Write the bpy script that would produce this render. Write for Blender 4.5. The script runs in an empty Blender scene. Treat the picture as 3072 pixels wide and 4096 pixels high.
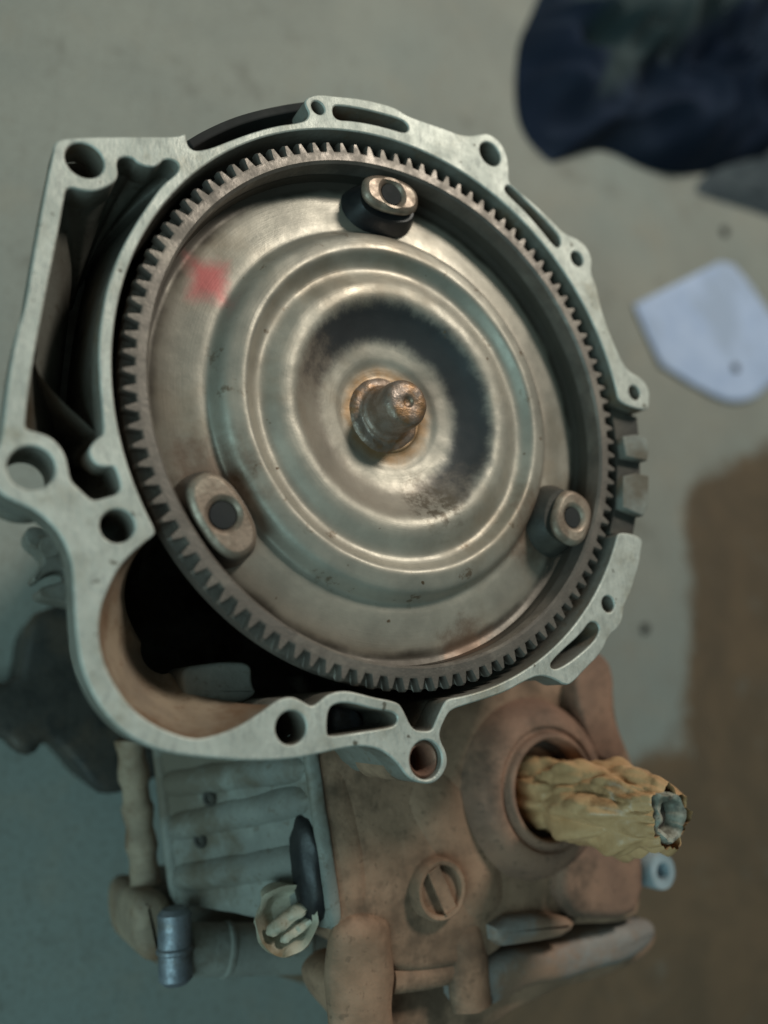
import bpy, bmesh, math, random
from mathutils import Vector, Matrix, noise

# ------------------------------------------------------------------ camera, world, lights, exposure
scn = bpy.context.scene
COL = scn.collection
cam_d = bpy.data.cameras.new('camera'); cam = bpy.data.objects.new('camera', cam_d); COL.objects.link(cam)
cam_d.sensor_fit = 'VERTICAL'; cam_d.sensor_height = 36.0; cam_d.lens = 29.96
cam_d.clip_start = 0.01; cam_d.clip_end = 50
cam.matrix_world = Matrix(((0.867252, -0.113091, -0.484855, -0.19438),
                           (0.0, 0.97386, -0.227149, -0.13787),
                           (0.49787, 0.196996, 0.844582, 0.65334), (0, 0, 0, 1)))
cam_d.dof.use_dof = True; cam_d.dof.focus_distance = 0.385; cam_d.dof.aperture_fstop = 2.9
scn.camera = cam

w = bpy.data.worlds.new('World'); scn.world = w; w.use_nodes = True
bg = w.node_tree.nodes['Background']
bg.inputs[0].default_value = (0.54, 0.68, 0.65, 1); bg.inputs[1].default_value = 0.18

def area(name, loc, target, size, power, col, sy=None):
    d = bpy.data.lights.new(name, 'AREA'); d.energy = power; d.color = col; d.size = size
    if sy: d.shape = 'RECTANGLE'; d.size_y = sy
    o = bpy.data.objects.new(name, d); COL.objects.link(o); o.location = loc
    o.rotation_euler = (Vector(target) - Vector(loc)).to_track_quat('-Z', 'Y').to_euler()
    return o
area('ceiling_lamp', (0.70, 1.15, 1.55), (0.0, 0.0, 0.3), 0.30, 30, (1.0, 0.95, 0.84))
area('window_light', (-1.35, -0.75, 1.15), (0.0, -0.1, 0.1), 0.9, 22, (0.52, 0.84, 0.88), 1.2)

scn.view_settings.view_transform = 'Standard'
scn.view_settings.look = 'None'
scn.view_settings.exposure = -0.52
scn.view_settings.gamma = 1.0
scn.render.engine = 'CYCLES'

H = 0.34          # height of the machined flange face above the floor
RZ = H - 0.003    # top of the ring gear
PI = math.pi

# ------------------------------------------------------------------ materials
class NT:
    def __init__(s, name):
        s.m = bpy.data.materials.new(name); s.m.use_nodes = True
        s.t = s.m.node_tree; s.n = s.t.nodes; s.l = s.t.links
        s.b = s.n['Principled BSDF']
        s.geo = s.n.new('ShaderNodeNewGeometry')
        s.pos = s.geo.outputs['Position']
    def put(s, sock, v):
        if hasattr(v, 'is_output'): s.l.new(v, sock)
        elif isinstance(v, (tuple, list)) and len(v) == 3 and sock.type == 'RGBA': sock.default_value = (*v, 1)
        else: sock.default_value = v
    def noise(s, scale, detail=4, rough=.55, vec=None, dist=0):
        k = s.n.new('ShaderNodeTexNoise'); k.inputs['Scale'].default_value = scale
        k.inputs['Detail'].default_value = detail; k.inputs['Roughness'].default_value = rough
        k.inputs['Distortion'].default_value = dist
        s.l.new(vec or s.pos, k.inputs['Vector']); return k.outputs['Fac']
    def math(s, op, a, b=0.0, c=0.0):
        k = s.n.new('ShaderNodeMath'); k.operation = op
        s.put(k.inputs[0], a); s.put(k.inputs[1], b); s.put(k.inputs[2], c); return k.outputs[0]
    def vmath(s, op, a, b):
        k = s.n.new('ShaderNodeVectorMath'); k.operation = op
        s.put(k.inputs[0], a); s.put(k.inputs[1], b)
        return k.outputs['Value'] if op in ('DISTANCE', 'LENGTH', 'DOT_PRODUCT') else k.outputs['Vector']
    def ramp(s, v, a, b, lo=0.0, hi=1.0):
        k = s.n.new('ShaderNodeMapRange'); k.interpolation_type = 'SMOOTHSTEP'
        s.put(k.inputs['Value'], v); k.inputs['From Min'].default_value = a; k.inputs['From Max'].default_value = b
        k.inputs['To Min'].default_value = lo; k.inputs['To Max'].default_value = hi; return k.outputs['Result']
    def mix(s, f, a, b):
        k = s.n.new('ShaderNodeMix'); k.data_type = 'RGBA'
        s.put(k.inputs['Factor'], f); s.put(k.inputs[6], a); s.put(k.inputs[7], b); return k.outputs[2]
    def scale(s, v, sc):
        return s.vmath('MULTIPLY', v, sc)
    def bump(s, h, strength, dist=.001):
        k = s.n.new('ShaderNodeBump'); k.inputs['Strength'].default_value = strength; k.inputs['Distance'].default_value = dist
        s.put(k.inputs['Height'], h); s.l.new(k.outputs[0], s.b.inputs['Normal'])
    def done(s, col, rough, metal):
        s.put(s.b.inputs['Base Color'], col); s.put(s.b.inputs['Roughness'], rough); s.put(s.b.inputs['Metallic'], metal)
        return s.m

def simple(name, c1, c2, rough=.6, metal=0.0, scale=40, c3=None, bs=.3, bscale=300, lo=.35, hi=.65, bd=.0006):
    t = NT(name); n1 = t.noise(scale, 6, .6); f = t.ramp(n1, lo, hi)
    col = t.mix(f, c1, c2)
    if c3:
        g = t.ramp(t.noise(scale * .45, 5, .65, t.vmath('ADD', t.pos, (3.1, 1.7, .4))), .48, .64)
        col = t.mix(g, col, c3)
        sp = t.ramp(t.noise(scale * 7, 3, .6, t.vmath('ADD', t.pos, (.7, 2.7, 1.4))), .58, .70, 0, .55)
        col = t.mix(sp, col, c3)
    t.bump(t.noise(bscale, 4, .6), bs, bd)
    r = t.ramp(t.noise(scale * 2, 4), .3, .7, rough - .08, rough + .1)
    return t.done(col, r, metal)

M = {}
def build_materials():
    # machined flange: pale aluminium, fine cutter marks, grey oil smears
    t = NT('machined_aluminium')
    n1 = t.noise(55, 6, .65); col = t.mix(t.ramp(n1, .3, .7), (.62, .63, .57), (.47, .48, .43))
    n2 = t.noise(22, 5, .7, t.vmath('ADD', t.pos, (5, 2, 1)))
    col = t.mix(t.ramp(n2, .50, .72, 0, .8), col, (.30, .27, .20))
    scr = t.ramp(t.noise(60, 4, .8, t.scale(t.pos, (14, 1.2, 1))), .60, .70, 0, .5)
    col = t.mix(scr, col, (.72, .73, .68))
    fine = t.noise(420, 3, .7, t.scale(t.pos, (1.0, .35, 1)))
    col = t.mix(t.ramp(fine, .48, .70, 0, .65), col, (.36, .37, .34))
    pits = t.ramp(t.noise(190, 2, .5, t.vmath('ADD', t.pos, (.3, .9, 2))), .70, .76)
    col = t.mix(pits, col, (.16, .15, .12))
    t.bump(t.noise(700, 3, .7, t.scale(t.pos, (1, .45, 1))), .6, .0006)
    M['face'] = t.done(col, t.ramp(t.noise(90, 4), .3, .7, .50, .68), .35)
    M['cast'] = simple('cast_aluminium', (.24, .23, .20), (.14, .125, .10), .68, .25, 35, (.17, .115, .07), .5, 500)
    M['pocket'] = simple('rust_dusted_aluminium', (.36, .28, .20), (.24, .185, .135), .75, .1, 40, (.20, .12, .07), .4, 450)
    M['black'] = simple('grease_and_shade_black', (.012, .013, .016), (.022, .022, .022), .42, .2, 60, None, .3, 300)  # near-black takes in lug and recess shade as well as grease
    M['chamber'] = simple('grimy_casting', (.20, .195, .17), (.12, .11, .09), .5, .3, 30, (.07, .05, .03), .4, 450)
    M['shaded_cover'] = simple('shade_black_cover', (.030, .031, .028), (.05, .047, .040), .55, .1, 50, (.075, .06, .045), .6, 260)  # shade under the bell housing put into the colour
    M['shade_black'] = simple('shade_black_casting', (.016, .016, .017), (.028, .027, .025), .9, 0, 60, None, .3, 300)  # deep shade of the recess and bolt holes as a near-black colour
    M['dark'] = simple('oil_and_shade_casting', (.045, .042, .036), (.085, .075, .06), .6, .15, 45, None, .5, 400)  # shade of slots and gaps worked into this dark tone
    M['diff'] = simple('muddy_tan_casting', (.35, .215, .14), (.24, .148, .095), .8, .03, 34, (.125, .078, .05), 1.0, 210)
    M['reddish'] = simple('red_brown_casting', (.29, .165, .11), (.20, .115, .08), .8, .03, 34, (.10, .062, .042), 1.0, 210)
    M['rib'] = simple('grey_green_casting', (.27, .28, .25), (.20, .205, .185), .7, .15, 30, (.14, .12, .09), .8, 300)
    M['steelblue'] = simple('zinc_plated_steel', (.26, .29, .33), (.17, .19, .22), .5, .6, 90, (.13, .115, .10), .5, 400)
    M['rail'] = simple('grey_brown_casting', (.29, .27, .25), (.22, .195, .175), .75, .1, 30, (.27, .17, .115), .8, 260)
    M['lug'] = simple('browned_steel', (.32, .245, .19), (.21, .155, .115), .48, .5, 110, (.40, .33, .26), .3, 700)
    M['hub'] = simple('rusty_steel', (.34, .27, .23), (.23, .165, .125), .45, .55, 140, (.28, .155, .075), .7, 420)
    M['gear'] = simple('worn_gear_steel', (.205, .178, .155), (.15, .13, .112), .48, .55, 90, (.24, .21, .18), .3, 700)
    M['bore'] = simple('dark_bore', (.05, .045, .04), (.09, .08, .07), .5, .4, 120, None, .2, 500)
    M['sleeve'] = simple('rusty_dowel_sleeve', (.30, .17, .12), (.22, .125, .09), .5, .4, 80, (.14, .08, .06), .3, 600)
    M['boot'] = simple('cream_rubber', (.50, .46, .36), (.36, .32, .24), .55, 0, 70, (.22, .17, .10), .3, 400)
    M['bushing'] = simple('pale_blue_bushing', (.42, .50, .54), (.30, .37, .40), .5, .2, 70, None, .2, 400)
    M['paper'] = simple('white_paper', (.50, .61, .84), (.43, .54, .77), .75, 0, 22, (.40, .49, .66), .5, 60)
    M['crumb'] = simple('dark_grit', (.035, .032, .028), (.02, .018, .016), .9, 0, 200, None, .5, 600)
    # torque converter cover: brushed steel with rings of oil and painted shade, rust and a red paint dab
    t = NT('stained_steel_cover')
    sx = t.n.new('ShaderNodeSeparateXYZ'); t.l.new(t.pos, sx.inputs[0])
    cb = t.n.new('ShaderNodeCombineXYZ'); t.l.new(sx.outputs[0], cb.inputs[0]); t.l.new(sx.outputs[1], cb.inputs[1])
    flat = cb.outputs[0]
    r = t.vmath('LENGTH', flat, (0, 0, 0))
    col = t.mix(t.ramp(t.noise(26, 6, .65), .32, .68), (.46, .42, .35), (.34, .31, .26))
    col = t.mix(t.ramp(t.noise(14, 5, .6, t.vmath('ADD', t.pos, (1, 4, 2))), .48, .70, 0, .8), col, (.27, .215, .155))
    wob = t.math('SUBTRACT', t.noise(85, 5, .7), .5)
    # oily film round the outer edge of the dish, darkened for the ring gear's shade
    ro = t.math('ADD', r, t.math('MULTIPLY', t.noise(30, 4), .012))
    col = t.mix(t.ramp(ro, .1165, .1215, 0, .92), col, (.055, .045, .036))
    # sooty band on the bowl's slope, with its upper-right shade painted in
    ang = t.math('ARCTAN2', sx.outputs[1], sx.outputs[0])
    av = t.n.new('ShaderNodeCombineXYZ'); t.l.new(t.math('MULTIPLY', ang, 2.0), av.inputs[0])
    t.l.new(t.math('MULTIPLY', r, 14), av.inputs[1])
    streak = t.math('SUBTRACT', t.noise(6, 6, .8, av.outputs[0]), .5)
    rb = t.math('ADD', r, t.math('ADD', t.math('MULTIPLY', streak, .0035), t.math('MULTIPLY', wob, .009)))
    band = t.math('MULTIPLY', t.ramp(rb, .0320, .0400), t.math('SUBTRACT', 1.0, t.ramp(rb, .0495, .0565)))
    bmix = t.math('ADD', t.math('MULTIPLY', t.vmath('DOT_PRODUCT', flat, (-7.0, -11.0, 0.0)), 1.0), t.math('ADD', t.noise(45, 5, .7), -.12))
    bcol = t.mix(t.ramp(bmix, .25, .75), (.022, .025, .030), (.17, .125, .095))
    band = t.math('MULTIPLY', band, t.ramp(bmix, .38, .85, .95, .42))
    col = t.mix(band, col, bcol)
    # rust round the pilot
    rc = t.math('ADD', r, t.math('MULTIPLY', wob, .008))
    rust = t.math('SUBTRACT', 1.0, t.ramp(rc, .020, .0275))
    col = t.mix(t.math('MULTIPLY', rust, t.ramp(t.noise(70, 5, .7), .25, .6, .45, .95)), col, (.30, .175, .08))
    # grime where the bowl drains
    g = t.math('SUBTRACT', 1.0, t.ramp(t.math('ADD', t.vmath('DISTANCE', flat, (0.0195, -0.0419, 0)), t.math('MULTIPLY', wob, .03)), .006, .020))
    col = t.mix(t.math('MULTIPLY', g, t.ramp(t.noise(160, 4, .7), .40, .60, 0, .9)), col, (.10, .075, .05))
    # red paint dab
    dd = t.vmath('ABSOLUTE', t.vmath('SUBTRACT', flat, (-0.0924, 0.0446, 0)), (0, 0, 0))
    ds = t.n.new('ShaderNodeSeparateXYZ'); t.l.new(dd, ds.inputs[0])
    d = t.math('ADD', t.math('MAXIMUM', t.math('MULTIPLY', ds.outputs[0], 1.2), ds.outputs[1]), t.math('MULTIPLY', wob, .010))
    col = t.mix(t.math('SUBTRACT', 1.0, t.ramp(d, .0030, .0145, .15, 1)), col, (.52, .12, .12))
    # rusty grime round two of the lugs
    for cx_, cy_, rr in ((-0.0870, -0.0454, .020), (0.0832, -0.0469, .020), (0.0438, -0.1091, .016)):
        g = t.math('SUBTRACT', 1.0, t.ramp(t.math('ADD', t.vmath('DISTANCE', flat, (cx_, cy_, 0)), t.math('MULTIPLY', wob, .035)), rr * .35, rr * 1.25))
        col = t.mix(t.math('MULTIPLY', g, .75), col, (.17, .105, .07))
    lump = t.ramp(t.noise(75, 4, .7, t.vmath('ADD', t.pos, (2.2, .4, 3))), .60, .70)
    ringm = t.math('MULTIPLY', t.ramp(r, .066, .072), t.math('SUBTRACT', 1.0, t.ramp(r, .088, .096)))
    col = t.mix(t.math('MULTIPLY', t.math('MULTIPLY', lump, ringm), .8), col, (.15, .10, .06))
    # small rust flecks
    fl = t.ramp(t.noise(150, 2, .5, t.vmath('ADD', t.pos, (7, 1, 1))), .74, .80)
    col = t.mix(fl, col, (.13, .085, .05))
    cv = t.n.new('ShaderNodeCombineXYZ'); t.l.new(t.math('MULTIPLY', r, 1400.0), cv.inputs[0]); t.l.new(ang, cv.inputs[1])
    t.bump(t.math('ADD', t.noise(420, 4, .6), t.math('MULTIPLY', t.noise(1.0, 3, .6, cv.outputs[0]), .6)), .25, .0003)
    rg = t.ramp(t.noise(48, 5, .6), .3, .7, .38, .58)
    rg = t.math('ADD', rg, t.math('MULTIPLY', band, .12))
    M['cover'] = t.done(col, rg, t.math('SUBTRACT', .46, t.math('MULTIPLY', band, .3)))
    # floor: dusty cement, turning brown on the right
    t = NT('dusty_cement')
    n1 = t.noise(5, 6, .6); n2 = t.noise(1.6, 4, .5, t.vmath('ADD', t.pos, (4, 3, 1)))
    col = t.mix(t.ramp(n1, .35, .65), (.315, .32, .28), (.26, .27, .24))
    col = t.mix(t.ramp(n2, .42, .62, 0, .8), col, (.235, .29, .28))
    col = t.mix(t.ramp(t.noise(17, 6, .7, t.vmath('ADD', t.pos, (1, 1, 6))), .50, .70, 0, .35), col, (.33, .30, .24))
    col = t.mix(t.ramp(t.noise(90, 4, .7, t.scale(t.pos, (1, .25, 1))), .52, .72, 0, .35), col, (.19, .18, .15))
    sx = t.n.new('ShaderNodeSeparateXYZ'); t.l.new(t.pos, sx.inputs[0])
    X, Y = sx.outputs[0], sx.outputs[1]
    nn = t.math('SUBTRACT', t.noise(9, 6, .65), .5)
    d1 = t.vmath('DOT_PRODUCT', t.pos, (0.9875, -0.1575, 0.0)); c1 = 0.5658
    d2 = t.vmath('DOT_PRODUCT', t.pos, (0.4309, -0.9024, 0.0)); c2 = 0.1421
    d3 = t.vmath('DOT_PRODUCT', t.pos, (0.1985, -0.9801, 0.0)); c3 = 0.2745
    e = t.math('MINIMUM', t.math('SUBTRACT', d1, c1), t.math('SUBTRACT', d2, c2))
    d4 = t.vmath('DOT_PRODUCT', t.pos, (0.711, -0.7031, 0.0)); c4 = 0.4436
    e = t.math('MAXIMUM', e, t.math('MINIMUM', t.math('SUBTRACT', d3, c3), t.math('SUBTRACT', d4, c4)))
    e = t.math('ADD', e, t.math('ADD', t.math('MULTIPLY', nn, .10), t.math('MULTIPLY', t.math('SUBTRACT', t.noise(60, 4, .7), .5), .035)))
    brown = t.mix(t.ramp(t.noise(7, 6, .8, None, .6), .35, .65), (.140, .097, .057), (.092, .068, .042))
    col = t.mix(t.ramp(e, -.012, .016), col, brown)
    gr = t.ramp(t.noise(260, 3, .7), .45, .75, 0, .5)
    col = t.mix(gr, col, (.12, .105, .08))
    bl = t.ramp(t.noise(11, 6, .75, t.vmath('ADD', t.pos, (9, 2, 3))), .56, .66, 0, .45)
    col = t.mix(bl, col, (.15, .145, .12))
    t.bump(t.noise(120, 5, .65), .3, .001)
    M['floor'] = t.done(col, .72, 0.0)
    # dark cloth
    t = NT('navy_cloth')
    col = t.mix(t.ramp(t.noise(7, 4, .6), .35, .65), (.012, .020, .040), (.018, .028, .048))
    s1 = t.math('SUBTRACT', t.vmath('DOT_PRODUCT', t.pos, (0.662, -0.7495, 0.0)), -0.111)
    s2 = t.math('SUBTRACT', t.vmath('DOT_PRODUCT', t.pos, (0.9999, -0.0131, 0.0)), 0.4079)
    s3 = t.math('MINIMUM', t.math('MULTIPLY', s1, -1.0), s2)
    s3 = t.math('ADD', s3, t.math('MULTIPLY', t.math('SUBTRACT', t.noise(12, 4), .5), .05))
    col = t.mix(t.ramp(s3, .0, .03), col, (.045, .064, .068))
    t.bump(t.noise(600, 2, .5), .3, .0005)
    M['cloth'] = t.done(col, .85, 0.0)
    t.b.inputs['Specular IOR Level'].default_value = .12
    # masking tape / paper wrap
    t = NT('yellowed_wrapping')
    n1 = t.noise(60, 5, .65)
    col = t.mix(t.ramp(n1, .3, .7), (.68, .42, .22), (.50, .29, .14))
    col = t.mix(t.ramp(t.noise(38, 5, .7, t.vmath('ADD', t.pos, (2, 6, 1))), .54, .70, 0, .8), col, (.22, .12, .055))
    t.bump(t.noise(160, 5, .65), .5, .001)
    M['wrap'] = t.done(col, t.ramp(n1, .3, .7, .26, .45), 0.0)
    M['wrapend'] = simple('torn_pale_wrapping', (.36, .36, .30), (.14, .13, .10), .7, 0, 130, (.05, .045, .035), .6, 250)
build_materials()

# ------------------------------------------------------------------ helpers
def link(name, me, mat, parent=None, smooth=False):
    me.materials.clear(); me.materials.append(mat)
    o = bpy.data.objects.new(name, me); COL.objects.link(o)
    if parent: 
        o.parent = parent; o.matrix_parent_inverse = world_of(parent).inverted()
    if smooth:
        for f in me.polygons: f.use_smooth = True
    return o
def world_of(o):
    m = Matrix.Translation(o.location) @ o.rotation_euler.to_matrix().to_4x4()
    return (world_of(o.parent) @ o.matrix_parent_inverse @ m) if o.parent else m
def thing(name, label, cat, loc=(0, 0, 0)):
    o = bpy.data.objects.new(name, None); COL.objects.link(o); o.location = loc
    o.empty_display_size = .02; o['label'] = label; o['category'] = cat
    return o
def tag(o, label, cat, group=None):
    o['label'] = label; o['category'] = cat
    if group: o['group'] = group
    return o
def chaikin(p, k=2):
    for _ in range(k):
        q = []
        for i in range(len(p)):
            a, b = p[i], p[(i + 1) % len(p)]
            q.append((a[0] * .75 + b[0] * .25, a[1] * .75 + b[1] * .25))
            q.append((a[0] * .25 + b[0] * .75, a[1] * .25 + b[1] * .75))
        p = q
    return p
def circle(c, r, n=40):
    return [(c[0] + r * math.cos(2 * PI * i / n), c[1] + r * math.sin(2 * PI * i / n)) for i in range(n)]
def area2(p):
    return sum(p[i][0] * p[(i + 1) % len(p)][1] - p[(i + 1) % len(p)][0] * p[i][1] for i in range(len(p))) / 2
def inset(p, d):
    s = 1 if area2(p) > 0 else -1
    out = []
    n = len(p)
    for i in range(n):
        a, b, c = Vector(p[i - 1]), Vector(p[i]), Vector(p[(i + 1) % n])
        t = (c - a)
        if t.length < 1e-9: out.append(tuple(b)); continue
        t.normalize(); out.append((b.x - t.y * s * d, b.y + t.x * s * d))
    return out
def plate_mesh(outers, holes, z1, z0, bevel=.0006):
    cu = bpy.data.curves.new('plate', 'CURVE'); cu.dimensions = '2D'; cu.fill_mode = 'BOTH'
    cu.extrude = (z1 - z0) / 2 - bevel; cu.bevel_depth = bevel; cu.bevel_resolution = 1; cu.offset = -bevel
    for pts in list(outers) + list(holes):
        s = cu.splines.new('POLY'); s.points.add(len(pts) - 1); s.use_cyclic_u = True
        for q, pt in zip(pts, s.points): pt.co = (q[0], q[1], 0, 1)
    o = bpy.data.objects.new('plate_tmp', cu); COL.objects.link(o)
    dg = bpy.context.evaluated_depsgraph_get(); dg.update()
    me = bpy.data.meshes.new_from_object(o.evaluated_get(dg))
    bpy.data.objects.remove(o); bpy.data.curves.remove(cu)
    me.transform(Matrix.Translation((0, 0, (z1 + z0) / 2)))
    return me
def plate(name, outers, holes, z1, z0, mat, parent, bevel=.0006):
    return link(name, plate_mesh(outers, holes, z1, z0, bevel), mat, parent)
def lathe_mesh(prof, n=96, c=(0, 0, 0), axis=None, close=False, cap=True):
    vs, fs = [], []
    q = Vector(axis).to_track_quat('Z', 'Y').to_matrix() if axis else None
    for r, z in prof:
        for i in range(n):
            a = 2 * PI * i / n; v = Vector((r * math.cos(a), r * math.sin(a), z))
            if q: v = q @ v
            vs.append(v + Vector(c))
    m = len(prof)
    for j in range(m - 1 + (1 if close else 0)):
        for i in range(n):
            k = (i + 1) % n; j2 = (j + 1) % m
            fs.append((j * n + i, j * n + k, j2 * n + k, j2 * n + i))
    if not close and cap:
        if prof[0][0] > 1e-5: fs.append(tuple(range(n))[::-1])
        if prof[-1][0] > 1e-5: fs.append(tuple(range((m - 1) * n, m * n)))
    me = bpy.data.meshes.new('lathe'); me.from_pydata([tuple(v) for v in vs], [], fs)
    bm = bmesh.new(); bm.from_mesh(me); bmesh.ops.remove_doubles(bm, verts=bm.verts, dist=1e-6)
    bmesh.ops.recalc_face_normals(bm, faces=bm.faces)
    for e in bm.edges:
        if len(e.link_faces) == 2 and e.calc_face_angle(0) > .7: e.smooth = False
    for f in bm.faces: f.smooth = True
    bm.to_mesh(me); bm.free(); return me
def lathe(name, prof, mat, parent, c=(0, 0, 0), axis=None, n=96, close=False, cap=True):
    return link(name, lathe_mesh(prof, n, c, axis, close, cap), mat, parent)
def loft_mesh(rings, cap0=False, cap1=False, smooth=True):
    n = len(rings[0]); vs = [v for r in rings for v in r]; fs = []
    for j in range(len(rings) - 1):
        for i in range(n):
            k = (i + 1) % n; fs.append((j * n + i, j * n + k, (j + 1) * n + k, (j + 1) * n + i))
    if cap0: fs.append(tuple(range(n))[::-1])
    if cap1: fs.append(tuple(range((len(rings) - 1) * n, len(rings) * n)))
    me = bpy.data.meshes.new('loft'); me.from_pydata(vs, [], fs)
    bm = bmesh.new(); bm.from_mesh(me)
    bmesh.ops.triangulate(bm, faces=[f for f in bm.faces if len(f.verts) > 6], ngon_method='EAR_CLIP')
    bmesh.ops.recalc_face_normals(bm, faces=bm.faces)
    for e in bm.edges:
        if len(e.link_faces) == 2 and e.calc_face_angle(0) > .7: e.smooth = False
    for f in bm.faces: f.smooth = smooth
    bm.to_mesh(me); bm.free(); return me
def solid(name, top, z1, z0, mat, parent, grow=0.0, r=.004, bump=0.0, seed=0):
    # a casting block: rounded top edge, sides that draft outwards by `grow` towards the bottom
    rings = [[(x, y, z0) for x, y in inset(top, -grow)]]
    for k in range(5):
        a = k / 4 * PI / 2
        d = r * (1 - math.cos(a)); zz = z1 - r + r * math.sin(a)
        rings.append([(x, y, zz) for x, y in inset(top, d)])
    if bump:
        rings = [[(x + bump * (noise.noise((x * 40, y * 40, seed + z * 30))), y + bump * noise.noise((x * 40 + 9, y * 40, seed + z * 30)), z) for x, y, z in rg] for rg in rings]
    return link(name, loft_mesh(rings, True, True), mat, parent)
def bar_mesh(a, b, w, h, up=(0, 0, 1), bev=.001):
    a, b = Vector(a), Vector(b); d = (b - a); L = d.length; d.normalize()
    s = d.cross(Vector(up)).normalized(); u = s.cross(d)
    bm = bmesh.new(); bmesh.ops.create_cube(bm, size=1)
    for v in bm.verts:
        v.co = a + d * (v.co.x + .5) * L + s * v.co.y * w + u * v.co.z * h
    bmesh.ops.bevel(bm, geom=list(bm.edges), offset=bev, segments=2, affect='EDGES')
    bmesh.ops.recalc_face_normals(bm, faces=bm.faces)
    me = bpy.data.meshes.new('bar'); bm.to_mesh(me); bm.free(); return me
def rod(name, a, b, r, mat, parent, cham=.001, n=32, extra=None):
    a, b = Vector(a), Vector(b); L = (b - a).length
    prof = [(0, 0), (r - cham, 0), (r, cham)] + (extra or []) + [(r, L - cham), (r - cham, L), (0, L)]
    return lathe(name, prof, mat, parent, a, b - a, n)

# ------------------------------------------------------------------ the floor
me = bpy.data.meshes.new('floor')
me.from_pydata([(-6, -6, 0), (6, -6, 0), (6, 6, 0), (-6, 6, 0)], [], [(0, 1, 2, 3)])
fl = link('floor', me, M['floor']); fl['kind'] = 'structure'
fl['label'] = 'dusty grey cement floor, brown over its right side'

# ------------------------------------------------------------------ the gearbox casing
TX = thing('gearbox', 'aluminium gearbox casing standing on the floor with its open bell housing facing up', 'gearbox')

RIN = .134
def arc(a0, a1, r=RIN, n=60):
    return [(r * math.cos(math.radians(a0 + (a1 - a0) * i / n)), r * math.sin(math.radians(a0 + (a1 - a0) * i / n))) for i in range(n + 1)]
def angof(p): return math.degrees(math.atan2(p[1], p[0]))

outer = [(-0.1613, 0.0765), (-0.1578, 0.0793), (-0.1488, 0.0833), (-0.1324, 0.0896), (-0.1148, 0.096), (-0.1109, 0.0994), (-0.1103, 0.0965), (-0.1094, 0.0935), (-0.1075, 0.0924), (-0.1047, 0.093), (-0.0998, 0.096), (-0.0906, 0.1035), (-0.0808, 0.1112), (-0.0709, 0.118), (-0.059, 0.1243), (-0.0554, 0.1272), (-0.0541, 0.1311), (-0.0563, 0.1342), (-0.0568, 0.137), (-0.0536, 0.141), (-0.0484, 0.1436), (-0.0407, 0.1457), (-0.0318, 0.1486), (-0.019, 0.1514), (-0.0078, 0.1524), (-0.0019, 0.1505), (0.0098, 0.1508), (0.0219, 0.1516), (0.029, 0.1514), (0.0373, 0.1533), (0.0439, 0.1569), (0.0482, 0.1591), (0.0536, 0.1586), (0.059, 0.155), (0.0615, 0.1489), (0.0622, 0.1421), (0.0616, 0.135), (0.0643, 0.1328), (0.0778, 0.1276), (0.0931, 0.1193), (0.0981, 0.1156), (0.1094, 0.115), (0.1156, 0.1114), (0.1185, 0.1046), (0.1166, 0.0968), (0.1205, 0.0903), (0.1221, 0.0802), (0.126, 0.0684), (0.1319, 0.0561), (0.1388, 0.0445), (0.1499, 0.0422), (0.1558, 0.0365), (0.1554, 0.0288), (0.153, 0.0227)]
slot_top_in = [(0.1336, 0.024)][0]
slot_bot = [(0.1223, -0.0463), (0.1429, -0.0488), (0.1405, -0.0565), (0.1384, -0.0642), (0.1308, -0.0795), (0.1256, -0.0864), (0.1245, -0.0923), (0.1215, -0.0971), (0.1139, -0.1018), (0.1086, -0.1102), (0.0975, -0.1182), (0.0891, -0.1249), (0.0844, -0.1263), (0.0784, -0.1236), (0.0701, -0.1216), (0.062, -0.1237), (0.0495, -0.1294), (0.0372, -0.1328), (0.0274, -0.1352), (0.0196, -0.1372), (0.0168, -0.1397), (0.0129, -0.1464), (0.0133, -0.1503), (0.0161, -0.1547), (0.0169, -0.1592), (0.015, -0.1635), (0.0107, -0.1671), (0.0056, -0.1676), (-0.0, -0.1663), (-0.0043, -0.1636), (-0.0069, -0.16), (-0.0111, -0.1563), (-0.0164, -0.1532), (-0.0222, -0.1519), (-0.0281, -0.1517), (-0.0362, -0.1528), (-0.0463, -0.1547), (-0.0578, -0.1561), (-0.0724, -0.1561), (-0.0783, -0.1556), (-0.0922, -0.1542), (-0.1023, -0.1527), (-0.109, -0.1508), (-0.1175, -0.1468), (-0.1241, -0.1416), (-0.1294, -0.1354), (-0.1337, -0.1281), (-0.1367, -0.1201), (-0.1386, -0.1109), (-0.14, -0.1014), (-0.1411, -0.092), (-0.1422, -0.0859), (-0.1456, -0.0786), (-0.1505, -0.0731), (-0.1563, -0.0689), (-0.1642, -0.0664), (-0.1674, -0.0645), (-0.1696, -0.0621), (-0.1707, -0.0576), (-0.1706, -0.0518), (-0.1691, -0.047), (-0.1687, -0.04), (-0.1688, -0.0275), (-0.1683, -0.0148), (-0.1672, -0.0018), (-0.1656, 0.0057), (-0.1649, 0.0225), (-0.1637, 0.0422), (-0.1627, 0.0578), (-0.1615, 0.0706)]
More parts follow.
